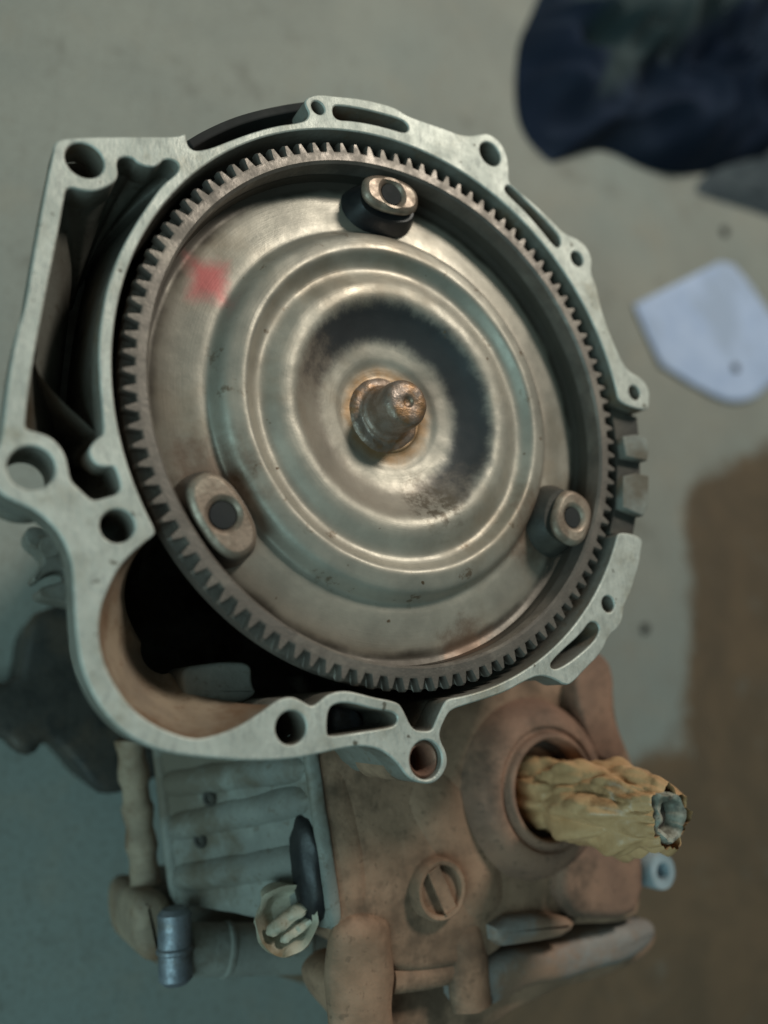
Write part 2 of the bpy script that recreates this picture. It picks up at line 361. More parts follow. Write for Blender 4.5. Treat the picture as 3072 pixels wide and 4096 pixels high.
pocket = [(-0.1134, -0.0727), (-0.1138, -0.0744), (-0.1176, -0.0777), (-0.1232, -0.0838), (-0.1264, -0.089), (-0.129, -0.0961), (-0.1309, -0.1028), (-0.131, -0.1105), (-0.1295, -0.1174), (-0.1266, -0.1248), (-0.1222, -0.1316), (-0.1168, -0.1378), (-0.1094, -0.1428), (-0.1007, -0.1464), (-0.0939, -0.148), (-0.0871, -0.147), (-0.0775, -0.1439), (-0.0697, -0.1392), (-0.0645, -0.1357), (-0.0615, -0.1336), (-0.0561, -0.1323), (-0.0515, -0.1341), (-0.0474, -0.1364), (-0.0445, -0.1348), (-0.0404, -0.1315), (-0.0348, -0.13), (-0.0292, -0.1303), (-0.0199, -0.1324), (-0.0081, -0.1342), (-0.0054, -0.1368), (-0.0008, -0.1455), (0.0047, -0.1463), (0.0092, -0.146), (0.0111, -0.142), (0.0155, -0.1345), (0.0175, -0.1325)]
p0, p1 = pocket[0], pocket[-1]
a_in0 = angof(slot_top_in); a_p0 = angof(p0); a_p0 = a_p0 + 360 if a_p0 < 0 else a_p0
a_p1 = angof(p1); a_s = angof(slot_bot[0])
inner_top = arc(a_in0, a_p0)                 # from the slot over the top to the starter pocket
inner_bot = arc(a_p1, a_s, n=24)             # from the gap at the bottom round to the lower slot
# one C-shaped outline: outer edge one way, inner edge back
C_out = outer + inner_top + pocket[1:-1] + inner_bot + slot_bot[1:]
C_out = chaikin(C_out, 2)
tab1 = chaikin([(0.1354, 0.0062), (0.1361, -0.0051), (0.152, -0.0051), (0.1539, -0.0001), (0.1533, 0.0078), (0.145, 0.0088)], 0)
tab2 = chaikin([(0.1338, -0.0162), (0.1312, -0.0337), (0.1461, -0.0367), (0.1506, -0.0304), (0.1526, -0.0136), (0.1429, -0.0134)], 0)

S1 = chaikin([(-0.0423, 0.1393), (-0.0396, 0.1413), (-0.029, 0.144), (-0.0172, 0.1458), (-0.0059, 0.1471), (-0.0011, 0.1461), (-0.0001, 0.1428), (-0.003, 0.1398), (-0.0107, 0.1393), (-0.0226, 0.1378), (-0.0334, 0.1352), (-0.0395, 0.1331), (-0.0422, 0.1348)])
S2 = chaikin([(0.0583, 0.1286), (0.0596, 0.1318), (0.063, 0.133), (0.0739, 0.1264), (0.086, 0.1196), (0.0953, 0.113), (0.0964, 0.1092), (0.0942, 0.1052), (0.0907, 0.1058), (0.083, 0.1124), (0.0715, 0.1209), (0.0621, 0.1258)])
S3 = chaikin([(0.1019, -0.0951), (0.1067, -0.0955), (0.1086, -0.0989), (0.1045, -0.1047), (0.0904, -0.114), (0.08, -0.1189), (0.0761, -0.1185), (0.0757, -0.116), (0.0835, -0.1099), (0.0957, -0.1017)])
S4 = chaikin([(-0.0403, -0.1374), (-0.0365, -0.1347), (-0.0297, -0.1347), (-0.0199, -0.1371), (-0.0104, -0.1382), (-0.0077, -0.1404), (-0.0086, -0.1434), (-0.012, -0.1447), (-0.0265, -0.1464), (-0.0393, -0.148), (-0.0406, -0.1465)])
S6 = chaikin([(-0.1555, 0.0575), (-0.1537, 0.0591), (-0.1494, 0.0591), (-0.1452, 0.0601), (-0.141, 0.0632), (-0.1373, 0.0673), (-0.1367, 0.0713), (-0.1377, 0.0753), (-0.1368, 0.078), (-0.1336, 0.0799), (-0.131, 0.0796), (-0.1296, 0.0782), (-0.1262, 0.0779), (-0.1229, 0.0786), (-0.1207, 0.0811), (-0.1194, 0.0835), (-0.1163, 0.0848), (-0.1136, 0.0843), (-0.1125, 0.0821), (-0.114, 0.0783), (-0.119, 0.072), (-0.1239, 0.0619), (-0.1284, 0.0516), (-0.1329, 0.04), (-0.136, 0.0284), (-0.138, 0.0175), (-0.1388, 0.0056), (-0.1389, -0.0013), (-0.1385, -0.0084), (-0.1369, -0.0214), (-0.1342, -0.0378), (-0.1365, -0.0395), (-0.1386, -0.0425), (-0.1394, -0.0451), (-0.1382, -0.0481), (-0.1357, -0.0502), (-0.1328, -0.0503), (-0.1298, -0.0494), (-0.128, -0.0536), (-0.1269, -0.0573), (-0.1279, -0.0599), (-0.1319, -0.0617), (-0.1359, -0.0634), (-0.1383, -0.0624), (-0.1414, -0.0597), (-0.1448, -0.0571), (-0.1458, -0.0524), (-0.1475, -0.047), (-0.1514, -0.0426), (-0.1554, -0.041), (-0.1611, -0.0404), (-0.1617, -0.0388), (-0.1617, -0.0262), (-0.1609, -0.0101), (-0.1601, 0.0003), (-0.159, 0.0141), (-0.1575, 0.0315), (-0.1564, 0.0459), (-0.1558, 0.0552)])
HOLES = [((-.1498, .0723), .0074), ((-.0499, .1357), .0034), ((.0499, .1472), .0068), ((.1072, .1026), .0044),
         ((.1440, .0320), .0042), ((.1149, -.0859), .0042), ((.0058, -.1578), .0080), ((-.0560, -.1443), .0065),
         ((-.1271, -.0719), .0063), ((-.1582, -.0542), .0080)]
hl = [circle(c, r) for c, r in HOLES]
TF = .015
flange = plate('flange', [C_out], [S1, S2, S3, S4, S6] + hl, H, H - TF, M['face'], TX, .0007)
flange.data.materials.append(M['cast'])
for f_ in flange.data.polygons:
    if abs(f_.normal.z) < .35: f_.material_index = 1
flange['label'] = 'pale machined mating face with bolt holes and slots'
for t_ in (tab1, tab2):
    tb = plate('tab', [t_], [], H - .002, H - .045, M['rib'], TX, .0007)
    tb.data.materials.append(M['cast'])
    for f_ in tb.data.polygons:
        if abs(f_.normal.z) < .35: f_.material_index = 1


def smoothline(p, k=3):
    for _ in range(k):
        q = [p[0]]
        for a, b in zip(p, p[1:]):
            q += [(a[0] * .75 + b[0] * .25, a[1] * .75 + b[1] * .25), (a[0] * .25 + b[0] * .75, a[1] * .25 + b[1] * .75)]
        p = q + [p[-1]]
    return p
def spline(p, k=3):
    out = []
    for i in range(len(p) - 1):
        a, b, c, d = p[max(i - 1, 0)], p[i], p[i + 1], p[min(i + 2, len(p) - 1)]
        for j in range(k):
            t = j / k
            f = lambda q: .5 * (2 * b[q] + (c[q] - a[q]) * t + (2 * a[q] - 5 * b[q] + 4 * c[q] - d[q]) * t * t + (3 * b[q] - a[q] - 3 * c[q] + d[q]) * t ** 3)
            out.append((f(0), f(1)))
    return out + [p[-1]]
# casting below the machined face: outer outline drawn in a little, left ear left off
ear = Vector((-.1582, -.0542))
def draw_in(pts):
    out = []
    for (x, y) in pts:
        v = Vector((x, y)); k = .003
        if x < -.06 and y < 0: k = .009
        d = v - ear
        if d.length < .034 and x < -.125: v = ear + Vector((.026, .006)) + d * .22
        v = v - v.normalized() * k
        out.append((v.x, v.y))
    return out
sh_in = [(x * 1.002, y * 1.002) for x, y in inner_top]
outer2, slot2 = draw_in(outer), draw_in(slot_bot)
shell = chaikin(outer2 + sh_in + pocket[1:-1] + inner_bot + slot2[1:], 2)
ZB = H - .058
vs, fs = [], []
for ol in [shell, S1, S2, S3, S4] + [h for i, h in enumerate(hl) if i in (0, 1, 2, 3, 4, 5, 6, 7, 8)]:
    k0 = len(vs); m_ = len(ol)
    vs += [(x, y, H - TF + .0003) for x, y in ol] + [(x, y, ZB) for x, y in ol]
    fs += [(k0 + i, k0 + (i + 1) % m_, k0 + m_ + (i + 1) % m_, k0 + m_ + i) for i in range(m_)]
me = bpy.data.meshes.new('bell'); me.from_pydata(vs, [], fs)
bell = link('bell_wall', me, M['cast'], TX)
hull = chaikin([q for q in outer2 + slot2 if not (q[0] < -.128 and -.10 < q[1] < -.025)], 2)
link('bell_bottom', loft_mesh([[(x * s_ + .02 * (1 - s_), y * s_ + .02 * (1 - s_), z) for x, y in hull] for s_, z in ((.995, ZB + .001), (.93, ZB - .018), (.84, ZB - .038), (.74, ZB - .052))], False, True), M['chamber'], TX)
lathe('bolt_ear', [(.0080, 0), (.0150, 0), (.0155, -.010), (.0080, -.010)], M['cast'], TX, (ear.x, ear.y, H - TF + .0001), n=48, close=True)
notch = [(0.1522, 0.0215), (0.1526, 0.0076), (0.1515, -0.0138), (0.1462, -0.036), (0.1423, -0.0484)]
plate('notch_wall', [notch + arc(a_s, a_in0, .1345, 20)], [], H - .007, ZB, M['dark'], TX, .0006)  # dark colour stands in for the shaded slot walls
# low outer rim of the long open recess at the top
rim = chaikin([(-0.1051, 0.1102), (-0.1028, 0.1148), (-0.0962, 0.1214), (-0.0831, 0.1331), (-0.0698, 0.1424), (-0.0556, 0.1511), (-0.0437, 0.1574), (-0.0379, 0.149), (-0.0503, 0.1409), (-0.0623, 0.1335), (-0.0761, 0.1236), (-0.0892, 0.1133), (-0.0998, 0.1076)], 2)
plate('recess_floor', [rim], [], H - .046, ZB, M['shade_black'], TX, .0008)  # blackened to paint the recess in deep shade
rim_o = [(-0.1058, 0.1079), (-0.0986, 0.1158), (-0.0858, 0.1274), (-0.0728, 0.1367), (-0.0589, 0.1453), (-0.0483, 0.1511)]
plate('recess_rim', [smoothline(rim_o, 2) + smoothline([(x * .972, y * .972) for x, y in rim_o][::-1], 2)], [], H - .016, ZB, M['shade_black'], TX, .0008)
# sloping wall of the starter pocket
pk = chaikin([pocket[1]] + pocket[1:19] + [pocket[18]], 2)[:-6]
sst = lambda v: max(0, min(1, v)) ** 2 * (3 - 2 * max(0, min(1, v)))
pc = Vector((-0.0942, -0.1142))
rings = []
for j in range(15):
    t = j / 14; k = .74 * t ** 1.15
    row = []
    for i_, (x, y) in enumerate(pk):
        q_ = i_ / (len(pk) - 1); k_ = k * sst((q_ + .04) / .34) * sst((1.02 - q_) / .2)
        row.append((pc.x * k_ + x * (1 - k_), pc.y * k_ + y * (1 - k_), H - .0012 - .047 * (t ** .85)))
    rings.append(row)
vs = [v for r in rings for v in r]; m_ = len(pk)
fs = [(j * m_ + i, j * m_ + i + 1, (j + 1) * m_ + i + 1, (j + 1) * m_ + i) for j in range(14) for i in range(m_ - 1)]
me = bpy.data.meshes.new('pocket'); me.from_pydata(vs, [], fs)
link('starter_pocket', me, M['pocket'], TX, True)
solid('opening_stand_in', chaikin([(-0.0899, -0.1207), (-0.081, -0.119), (-0.0698, -0.1175), (-0.0593, -0.118), (-0.0594, -0.1267), (-0.0561, -0.1311), (-0.0682, -0.1369), (-0.0852, -0.1369), (-0.0894, -0.1301)], 2), H - .034, ZB, M['rib'], TX, 0, .002)  # added pad in place of an opening onto lit floor
# chamber on the left: walls that lean in to a dark bottom
cc = Vector((-0.1397, -0.0034))
rings = []
for k in range(13):
    t = k / 12; s_ = 1 - .86 * (1 - (1 - t) ** 1.7)
    rings.append([(cc.x + (x - cc.x) * s_, cc.y + (y - cc.y) * (1 - .35 * t), H - TF + .002 - .050 * t) for x, y in inset(S6, -.0004)])
link('chamber_wall', loft_mesh(rings, False, True), M['chamber'], TX)
solid('gusset', chaikin([(-0.026, -0.1339), (-0.0124, -0.1348), (-0.0065, -0.1487), (-0.0247, -0.1504)], 2), H - .026, ZB, M['steelblue'], TX, .003, .004)
# dowel sleeve
lathe('dowel_sleeve', [(.0077, -.001), (.0066, -.0004), (.0054, -.0022), (.0050, -.026), (.0078, -.026)], M['sleeve'], TX, (.0058, -.1578, H - .002), n=48, close=True)
lathe('dowel_boss', [(.0078, 0), (.0098, 0), (.0100, -.03), (.0078, -.03)], M['diff'], TX, (.0058, -.1578, H - TF), n=48, close=True)

# ---- body of the gearbox under the bell
body = chaikin([(.02 + .082 * math.cos(2 * PI * i / 14) * (1 + .08 * (-1) ** i), .02 + .082 * math.sin(2 * PI * i / 14)) for i in range(14)], 2)
solid('main_case', body, ZB - .013, .0, M['cast'], TX, .0, .004)
lowc = chaikin([(-0.0945, -0.0702), (-0.1069, -0.0724), (-0.122, -0.0805), (-0.1234, -0.106), (-0.1248, -0.1205), (-0.1495, -0.1231), (-0.1495, -0.1483), (-0.1262, -0.1553), (-0.1226, -0.1612), (-0.1112, -0.1642), (-0.1059, -0.155), (-0.0909, -0.1668), (-0.0743, -0.1871), (-0.0615, -0.1888), (-0.0474, -0.1849), (-0.0121, -0.1689), (0.0051, -0.127), (-0.0174, -0.0654), (-0.0564, -0.0461)], 1)
lc = solid('lower_cover', lowc, .085, .0, M['shaded_cover'], TX, -.004, .006, .0015, 3)
lc['label'] = 'lower cover coloured dark for the shade under the bell housing'
# selector bracket and its connector on the left
lever = solid('selector_bracket', chaikin([(-0.1104, -0.0523), (-0.1232, -0.0432), (-0.1318, -0.0403), (-0.1386, -0.0423), (-0.1386, -0.0499), (-0.1304, -0.0554), (-0.1265, -0.0601), (-0.1328, -0.0681), (-0.1313, -0.0722), (-0.1238, -0.0649), (-0.1144, -0.0634), (-0.1162, -0.0702), (-0.1289, -0.0736), (-0.1296, -0.0791), (-0.1201, -0.0809), (-0.108, -0.0827), (-0.0939, -0.0742)], 2), .17, .150, M['cast'], TX, .0, .0015, .001, 5)
rod('bracket_pin', (-0.1252, -0.0514, 0.172), (-0.1272, -0.054, 0.186), .006, M['cast'], TX, .001)

# ---- differential end of the casing, lower in the picture
ZD = H - .085
dtop = chaikin([(-0.0083, -0.1612), (-0.0004, -0.1525), (0.0234, -0.1436), (0.0487, -0.139), (0.0725, -0.1291), (0.1181, -0.1077), (0.1645, -0.1007), (0.1905, -0.1069), (0.2012, -0.1194), (0.201, -0.1447), (0.2128, -0.167), (0.2189, -0.1946), (0.2145, -0.2236), (0.2133, -0.252), (0.2042, -0.2602), (0.1494, -0.255), (0.115, -0.258), (0.0992, -0.2662), (0.0785, -0.2679), (0.045, -0.2661), (0.0163, -0.2524), (0.0067, -0.2413), (0.005, -0.2304), (-0.0011, -0.1962)], 2)
dcase = solid('differential_case', dtop, ZD, ZD - .09, M['diff'], TX, .0, .005)
c0 = Vector((0.1316, -0.1801))
lathe('bearing_tube', spline([(.052, -.014), (.0505, -.004), (.0475, .005), (.0430, .0115), (.0380, .0152), (.0342, .0160), (.0330, .0148), (.0312, .0148), (.0304, .0180), (.0292, .0192), (.0276, .0192), (.0268, .0180)], 3) + [(.0262, -.02)],
      M['reddish'], TX, (c0.x, c0.y, ZD), n=96)
lathe('seal_ring', [(.0262, .006), (.0235, .0065), (.0225, .004), (.0225, -.008), (.0262, -.008)], M['bore'], TX, (c0.x, c0.y, ZD), n=64, close=True)
# slotted plug
pc_ = (0.0643, -0.2272)
plug = lathe('drain_plug', [(.0155, -.002), (.0152, .006), (.0140, .0078), (.0122, .0074), (.0116, .0042), (0, .0042)], M['diff'], TX, (*pc_, ZD), n=56)
d_ = Vector((.42, -.82, 0)).normalized() * .0112
link('cross_bar', bar_mesh(Vector((*pc_, ZD + .0052)) - d_, Vector((*pc_, ZD + .0052)) + d_, .0058, .005, bev=.0008), M['diff'], plug)
# broad raised webs on the differential face
def ridge(name, pts, r, mat, z, sq=.6, n=14):
    P = [Vector(p) for p in pts]; out = []
    for i, p in enumerate(P):
        t = (P[min(i + 1, len(P) - 1)] - P[max(i - 1, 0)]).normalized(); s = Vector((-t.y, t.x))
        rr = r[i] if isinstance(r, (list, tuple)) else r
        out.append([(p.x + s.x * rr * math.cos(a), p.y + s.y * rr * math.cos(a), z + rr * sq * math.sin(a)) for a in [2 * PI * k / n for k in range(n)]])
    return link(name, loft_mesh(out, True, True), mat, TX)
wb = smoothline([(0.0037, -0.1637), (0.0105, -0.1883), (0.0173, -0.2147), (0.0188, -0.2402)])
ridge('web', wb, [.011 * math.sqrt(max(.03, 1 - abs(2 * i / (len(wb) - 1) - 1) ** 4)) for i in range(len(wb))], M['diff'], ZD - .003, .34)
wb = smoothline([(0.0541, -0.1722), (0.0713, -0.1917), (0.0888, -0.2138), (0.0999, -0.2471)])
ridge('web', wb, [.022 * math.sqrt(max(.03, 1 - abs(2 * i / (len(wb) - 1) - 1) ** 3)) for i in range(len(wb))], M['diff'], ZD - .005, .35)
# rounded bolt posts along the bottom edge
def post(top, bot, r, z1, z0, mat):
    o = ridge('bolt_post', [Vector(top) + (Vector(bot) - Vector(top)) * (k / 30) for k in range(31)],
                 [r * math.sqrt(max(.02, 1 - (1 - min(1, k / 7)) ** 2)) for k in range(31)], mat, z1, .5, 28)
    for v in o.data.vertices:
        v.co += Vector((noise.noise(v.co * 55), noise.noise(v.co * 55 + Vector((4, 0, 0))), noise.noise(v.co * 45 + Vector((0, 6, 0))))) * .0026
    return o
post((0.0226, -0.2339), (0.023, -0.2996), .0175, ZD - .003, 0, M['diff'])
post((0.0863, -0.2467), (0.0896, -0.2879), .0125, ZD - .004, 0, M['diff'])
# lower flange, rail and right-hand block
ZL = ZD - .016
solid('lower_flange', chaikin([(0.0094, -0.2655), (0.0248, -0.257), (0.0519, -0.2691), (0.0925, -0.2701), (0.124, -0.2648), (0.1753, -0.2636), (0.2401, -0.2657), (0.2419, -0.2792), (0.2218, -0.2896), (0.1628, -0.2938), (0.129, -0.2994), (0.1036, -0.3078), (0.0796, -0.3167), (0.041, -0.3077), (0.023, -0.2892), (0.0134, -0.2764)], 2), ZL, ZL - .03, M['diff'], TX, 0, .006, .002, 9)
wb = smoothline([(0.0419, -0.2692), (0.0653, -0.2703), (0.0885, -0.2684)])
ridge('shelf_edge', wb, .0065, M['diff'], ZD - .006, .8)
solid('rail_casting', chaikin([(0.0784, -0.2694), (0.1038, -0.2643), (0.1487, -0.266), (0.1912, -0.2621), (0.2248, -0.26), (0.229, -0.2721), (0.2138, -0.2808), (0.1612, -0.2835), (0.1184, -0.2862), (0.0822, -0.2905)], 2), ZD - .002, ZD - .04, M['rail'], TX, .002, .007, .0022, 4)
solid('mount_pad', chaikin([(0.097, -0.2452), (0.1314, -0.2456), (0.1543, -0.2504), (0.1503, -0.2594), (0.121, -0.2593), (0.098, -0.2592)], 1), ZD + .008, ZD - .01, M['rail'], TX, .001, .005, .0015, 6)
solid('side_block', chaikin([(0.1428, -0.2021), (0.2065, -0.2061), (0.2041, -0.2505), (0.18, -0.254), (0.141, -0.2474)], 1), ZD + .010, ZD - .05, M['reddish'], TX, 0, .006, .0018, 7)
solid('side_wall', chaikin([(0.1553, -0.1206), (0.1701, -0.1012), (0.1858, -0.1063), (0.1893, -0.12), (0.1849, -0.1364), (0.1922, -0.1526), (0.1929, -0.166), (0.1706, -0.168), (0.1622, -0.1444)], 2), ZD + .012, ZD - .05, M['reddish'], TX, .001, .003, .0012, 2)
nb = Vector((0.2236, -0.232, 0.253))
lathe('bushing', [(.0052, .009), (.0100, .009), (.0106, .007), (.0106, -.02), (.0052, -.02)], M['bushing'], TX, nb, n=40, close=True)
rod('bushing_core', nb + Vector((0, 0, -.02)), nb + Vector((0, 0, .003)), .0051, M['steelblue'], TX, .0004)
# ---- ribbed left wall of the differential case
T0, T1 = Vector((-0.0074, -0.1613, 0.253)), Vector((0.0077, -0.2414, 0.253))
ZW = H - .19
B0, B1 = Vector((-0.0542, -0.1633, 0.15)), Vector((-0.0401, -0.2423, 0.15))
U0 = T0 + (T0 - T1) * .5; D0 = B0 + (B0 - B1) * .5
wn = (T1 - T0).cross(B0 - T0).normalized()
if wn.x > 0: wn = -wn
bm = bmesh.new()
N = 24
g = [[bm.verts.new(U0.lerp(T1, i / N).lerp(D0.lerp(B1, i / N), j / N) + wn * (.0015 * noise.noise((i * .3, j * .3, 2)))) for j in range(N + 1)] for i in range(N + 1)]
for i in range(N):
    for j in range(N): bm.faces.new((g[i][j], g[i + 1][j], g[i + 1][j + 1], g[i][j + 1]))
ret = bmesh.ops.extrude_face_region(bm, geom=list(bm.faces))
for v in [e for e in ret['geom'] if isinstance(e, bmesh.types.BMVert)]: v.co -= wn * .008
bmesh.ops.recalc_face_normals(bm, faces=bm.faces)
me = bpy.data.meshes.new('wall'); bm.to_mesh(me); bm.free()
wallo = link('ribbed_wall', me, M['rib'], TX, True)
def wl(u, v): return T0.lerp(T1, u).lerp(B0.lerp(B1, u), v)
def round_rib(p, q, wdt, hgt):
    d = (q - p).normalized(); s = d.cross(wn).normalized(); out = []
    for k in range(21):
        t = k / 20; f = math.sqrt(max(.02, 1 - abs(2 * t - 1) ** 12))
        c = p.lerp(q, t) - wn * .0015 + s * .0002 * noise.noise((t * 5, p.x * 90, 1))
        out.append([tuple(c + s * wdt * f * math.cos(a) + wn * (hgt + .0015) * f * max(-.2, math.sin(a)) ** (1.6 if math.sin(a) > 0 else 1)) for a in [2 * PI * m / 18 for m in range(18)]])
    return loft_mesh(out, True, True)
for (u0, u1, v0, v1) in ((.04, .20, .02, 1.0), (.235, .505, .02, 1.0), (.60, .85, .10, 1.0), (-.20, -.1, .02, 1.0)):
    link('rib', round_rib(wl(u0, v0), wl(u1, v1), .0085, .0048), M['rib'], wallo)
link('corner_edge', round_rib(wl(-.4, 0), wl(1.0, 0), .0045, .003), M['rib'], TX)
link('lower_edge', round_rib(wl(-.4, 1), wl(1.02, 1), .0045, .003), M['rib'], TX)
for (u, v, r) in ((.27, .66, .0030), (.55, .76, .0030)):
    c = wl(u, v) + wn * .0012
    lathe('oil_hole', [(0, -.003), (r * .8, -.003), (r * .85, .0002), (r * 1.4, .0006), (r * 1.6, -.001)], M['dark'], wallo, c, wn, n=24)
# strip of casting seen beyond the wall, with notches
out = []
for k in range(61):
    t = k / 60; c = wl(-.12 + 1.1 * t, 1.07) - Vector((.007, 0, .012)); rr = .0085 + .0007 * math.cos(t * 2 * PI * 4.4) + .0012 * noise.noise((t * 14, 2, 1))
    out.append([tuple(c + wn * rr * .9 * math.cos(q) + (B0 - T0).normalized() * rr * 1.1 * math.sin(q)) for q in [2 * PI * m / 16 for m in range(16)]])
link('edge_strip', loft_mesh(out, True, True), M['pocket'], TX)
# underside plate, pins and pipe at the lower left
ZU = H - .195
solid('under_plate', chaikin([(-0.0593, -0.2353), (-0.0386, -0.2324), (0.0057, -0.2274), (0.0545, -0.2261), (0.0842, -0.2692), (0.0813, -0.3186), (0.0559, -0.3071), (0.0373, -0.2924), (-0.0253, -0.2828), (-0.0492, -0.2742), (-0.0586, -0.2625)], 2), ZU, ZU - .05, M['cast'], TX, 0, .008, .002, 8)
solid('corner_foot', chaikin([(-0.0648, -0.2351), (-0.0498, -0.2342), (-0.0416, -0.2433), (-0.0426, -0.2711), (-0.0564, -0.2704), (-0.0634, -0.2571)], 2), ZU + .012, ZU - .05, M['pocket'], TX, 0, .008)
pa, pb = Vector((-0.0481, -0.2398, 0.175)), Vector((-0.045, -0.2766, 0.175))
pin = rod('stud', pa, pb, .0088, M['steelblue'], TX, .0025, 32)
rod('stud_collar', pa.lerp(pb, .50), pa.lerp(pb, .60), .0098, M['steelblue'], pin, .001)
qa, qb = Vector((-0.0398, -0.2633, 0.165)), Vector((0.0337, -0.2715, 0.165))
pipe = rod('cross_pipe', qa, qb, .0135, M['rib'], TX, .002, 32)
rod('pipe_collar', qa.lerp(qb, .30), qa.lerp(qb, .38), .0146, M['rib'], pipe, .002)
# black lump standing in for a shaded recess, cream boot beside the wall
ba = wl(.91, .17) + wn * .010
boot = lathe('rubber_boot', [(.0150, -.022), (.0165, -.008), (.0172, .0), (.0160, .003), (.0140, .001), (.0128, -.007), (.0100, -.010), (0, -.010)], M['boot'], TX, ba, (-.45, .05, .88), n=56)
for v in boot.data.vertices:
    d = v.co - ba; v.co += Vector((noise.noise(d * 90), noise.noise(d * 90 + Vector((5, 0, 0))), .8 * noise.noise(d * 70 + Vector((0, 7, 0))))) * .0045
for q0, q1, rr in (((-.010, -.007, -.003), (.009, .006, .003), .0030), ((-.003, -.011, -.002), (.012, -.001, .003), .0022)):
    A0, A1 = ba + Vector(q0), ba + Vector(q1); tq = (A1 - A0).to_track_quat('Z', 'Y').to_matrix()
    link('boot_tongue', loft_mesh([[tuple(A0.lerp(A1, k / 12) + tq @ Vector((rr * math.cos(g_), 1.5 * rr * math.sin(g_), 0)) * (1 + .5 * noise.noise((k * .6, g_, rr * 900))) * math.sqrt(max(.05, 1 - abs(k / 6 - 1) ** 6))) for g_ in [2 * PI * m / 14 for m in range(14)]] for k in range(13)], True, True), M['boot'], boot)
rc_ = wl(.66, .09) + wn * .001; bm = bmesh.new(); bmesh.ops.create_uvsphere(bm, u_segments=28, v_segments=18, radius=1)
e1 = (T1 - T0).normalized(); e2 = e1.cross(wn).normalized()
for v in bm.verts:
    q = v.co * (1 + .12 * noise.noise(v.co * 2.0)); v.co = rc_ + e1 * q.x * .026 + e2 * q.y * .010 + wn * q.z * .006
for f in bm.faces: f.smooth = True
me = bpy.data.meshes.new('recess_lump'); bm.to_mesh(me); bm.free()
link('recess_shade', me, M['black'], TX)

# ------------------------------------------------------------------ torque converter
TC = thing('torque_converter', 'round steel torque converter with toothed ring gear lying inside the bell housing', 'torque converter', (0, 0, RZ - .05))
def z_(d): return RZ + d
cov = [(.1180, -.045), (.1188, -.010), (.1184, -.0165), (.1150, -.0178), (.1110, -.0165), (.1040, -.0152), (.0960, -.0138), (.0925, -.0136), (.0908, -.0130), (.0894, -.0112), (.0876, -.0080),
       (.0854, -.0059), (.0820, -.0047), (.0788, -.0040), (.0768, -.0045), (.0750, -.0062), (.0728, -.0082), (.0702, -.0092), (.0676, -.0088), (.0645, -.0074), (.0610, -.0060),
       (.0570, -.0055), (.0535, -.0063), (.0505, -.0084), (.0470, -.0112), (.0430, -.0138), (.0395, -.0157), (.0365, -.0167), (.0330, -.0174), (.0285, -.0181), (.0262, -.0190),
       (.0240, -.0196), (.0190, -.0198), (.0180, -.0190), (.0172, -.0186), (.0160, -.0188)]
prof = cov[:2] + spline(cov[2:])
me = lathe_mesh(prof + [(0, -.0190)], 180, (0, 0, RZ), cap=False)
for v in me.vertices:                                  # slight dents so the pressing is not perfect
    if v.co.z > RZ - .03:
        v.co.z += .00035 * noise.noise((v.co.x * 45, v.co.y * 45, 1.0)) + .0002 * noise.noise((v.co.x * 160, v.co.y * 160, 4.0))
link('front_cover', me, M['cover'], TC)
# pilot hub
hub = lathe('pilot_hub', spline([(.0190, -.0200), (.0172, -.0182), (.0142, -.0174), (.0134, -.0158), (.0122, -.0142), (.0119, -.0100), (.0117, -.0030), (.0108, .0006), (.0088, .0022), (.0060, .0026), (.0030, .0025), (.0018, .0012), (0, .0008)], 3), M['hub'], TC, (-.0012, .0, RZ), n=64)
for v in hub.data.vertices:
    v.co.z += .0006 * noise.noise((v.co.x * 190, v.co.y * 190, v.co.z * 120)); v.co.x += .0003 * noise.noise((v.co.z * 300, v.co.y * 200, 5))
# ring gear
NT_, ph = 106, math.radians(.9)
def gear_ring(tip, root, wt, wr, zz):
    pts = []
    for i in range(NT_):
        a = ph + 2 * PI * i / NT_; p_ = 2 * PI / NT_
        for (rr, o) in ((root, -.5 + .0), (root, -wr), (root + (tip - root) * .55, -(wr * .45 + wt * .55)), (tip, -wt), (tip, wt), (root + (tip - root) * .55, wr * .45 + wt * .55), (root, wr)):
            pts.append((rr * math.cos(a + o * p_), rr * math.sin(a + o * p_), zz))
    return pts
nn = NT_ * 7
inn = lambda r, z: [(r * math.cos(ph - PI / NT_ + 2 * PI * i / nn), r * math.sin(ph - PI / NT_ + 2 * PI * i / nn), z) for i in range(nn)]
rings = [inn(.1190, RZ - .012), inn(.1190, RZ - .0012), inn(.1202, RZ), inn(.1236, RZ), gear_ring(.1290, .1243, .080, .27, RZ - .0001), gear_ring(.1301, .1243, .10, .32, RZ - .0020), gear_ring(.1301, .1243, .10, .32, RZ - .0052), inn(.1290, RZ - .0056), inn(.1290, RZ - .0130), inn(.1236, RZ - .0135)]
me = loft_mesh(rings, False, False, False)
link('ring_gear', me, M['gear'], TC)
lathe('back_shell', [(.1188, -.0125), (.1215, -.016), (.1210, -.030), (.110, -.046), (.08, -.052), (0, -.052)], M['dark'], TC, (0, 0, RZ), n=96, cap=False)
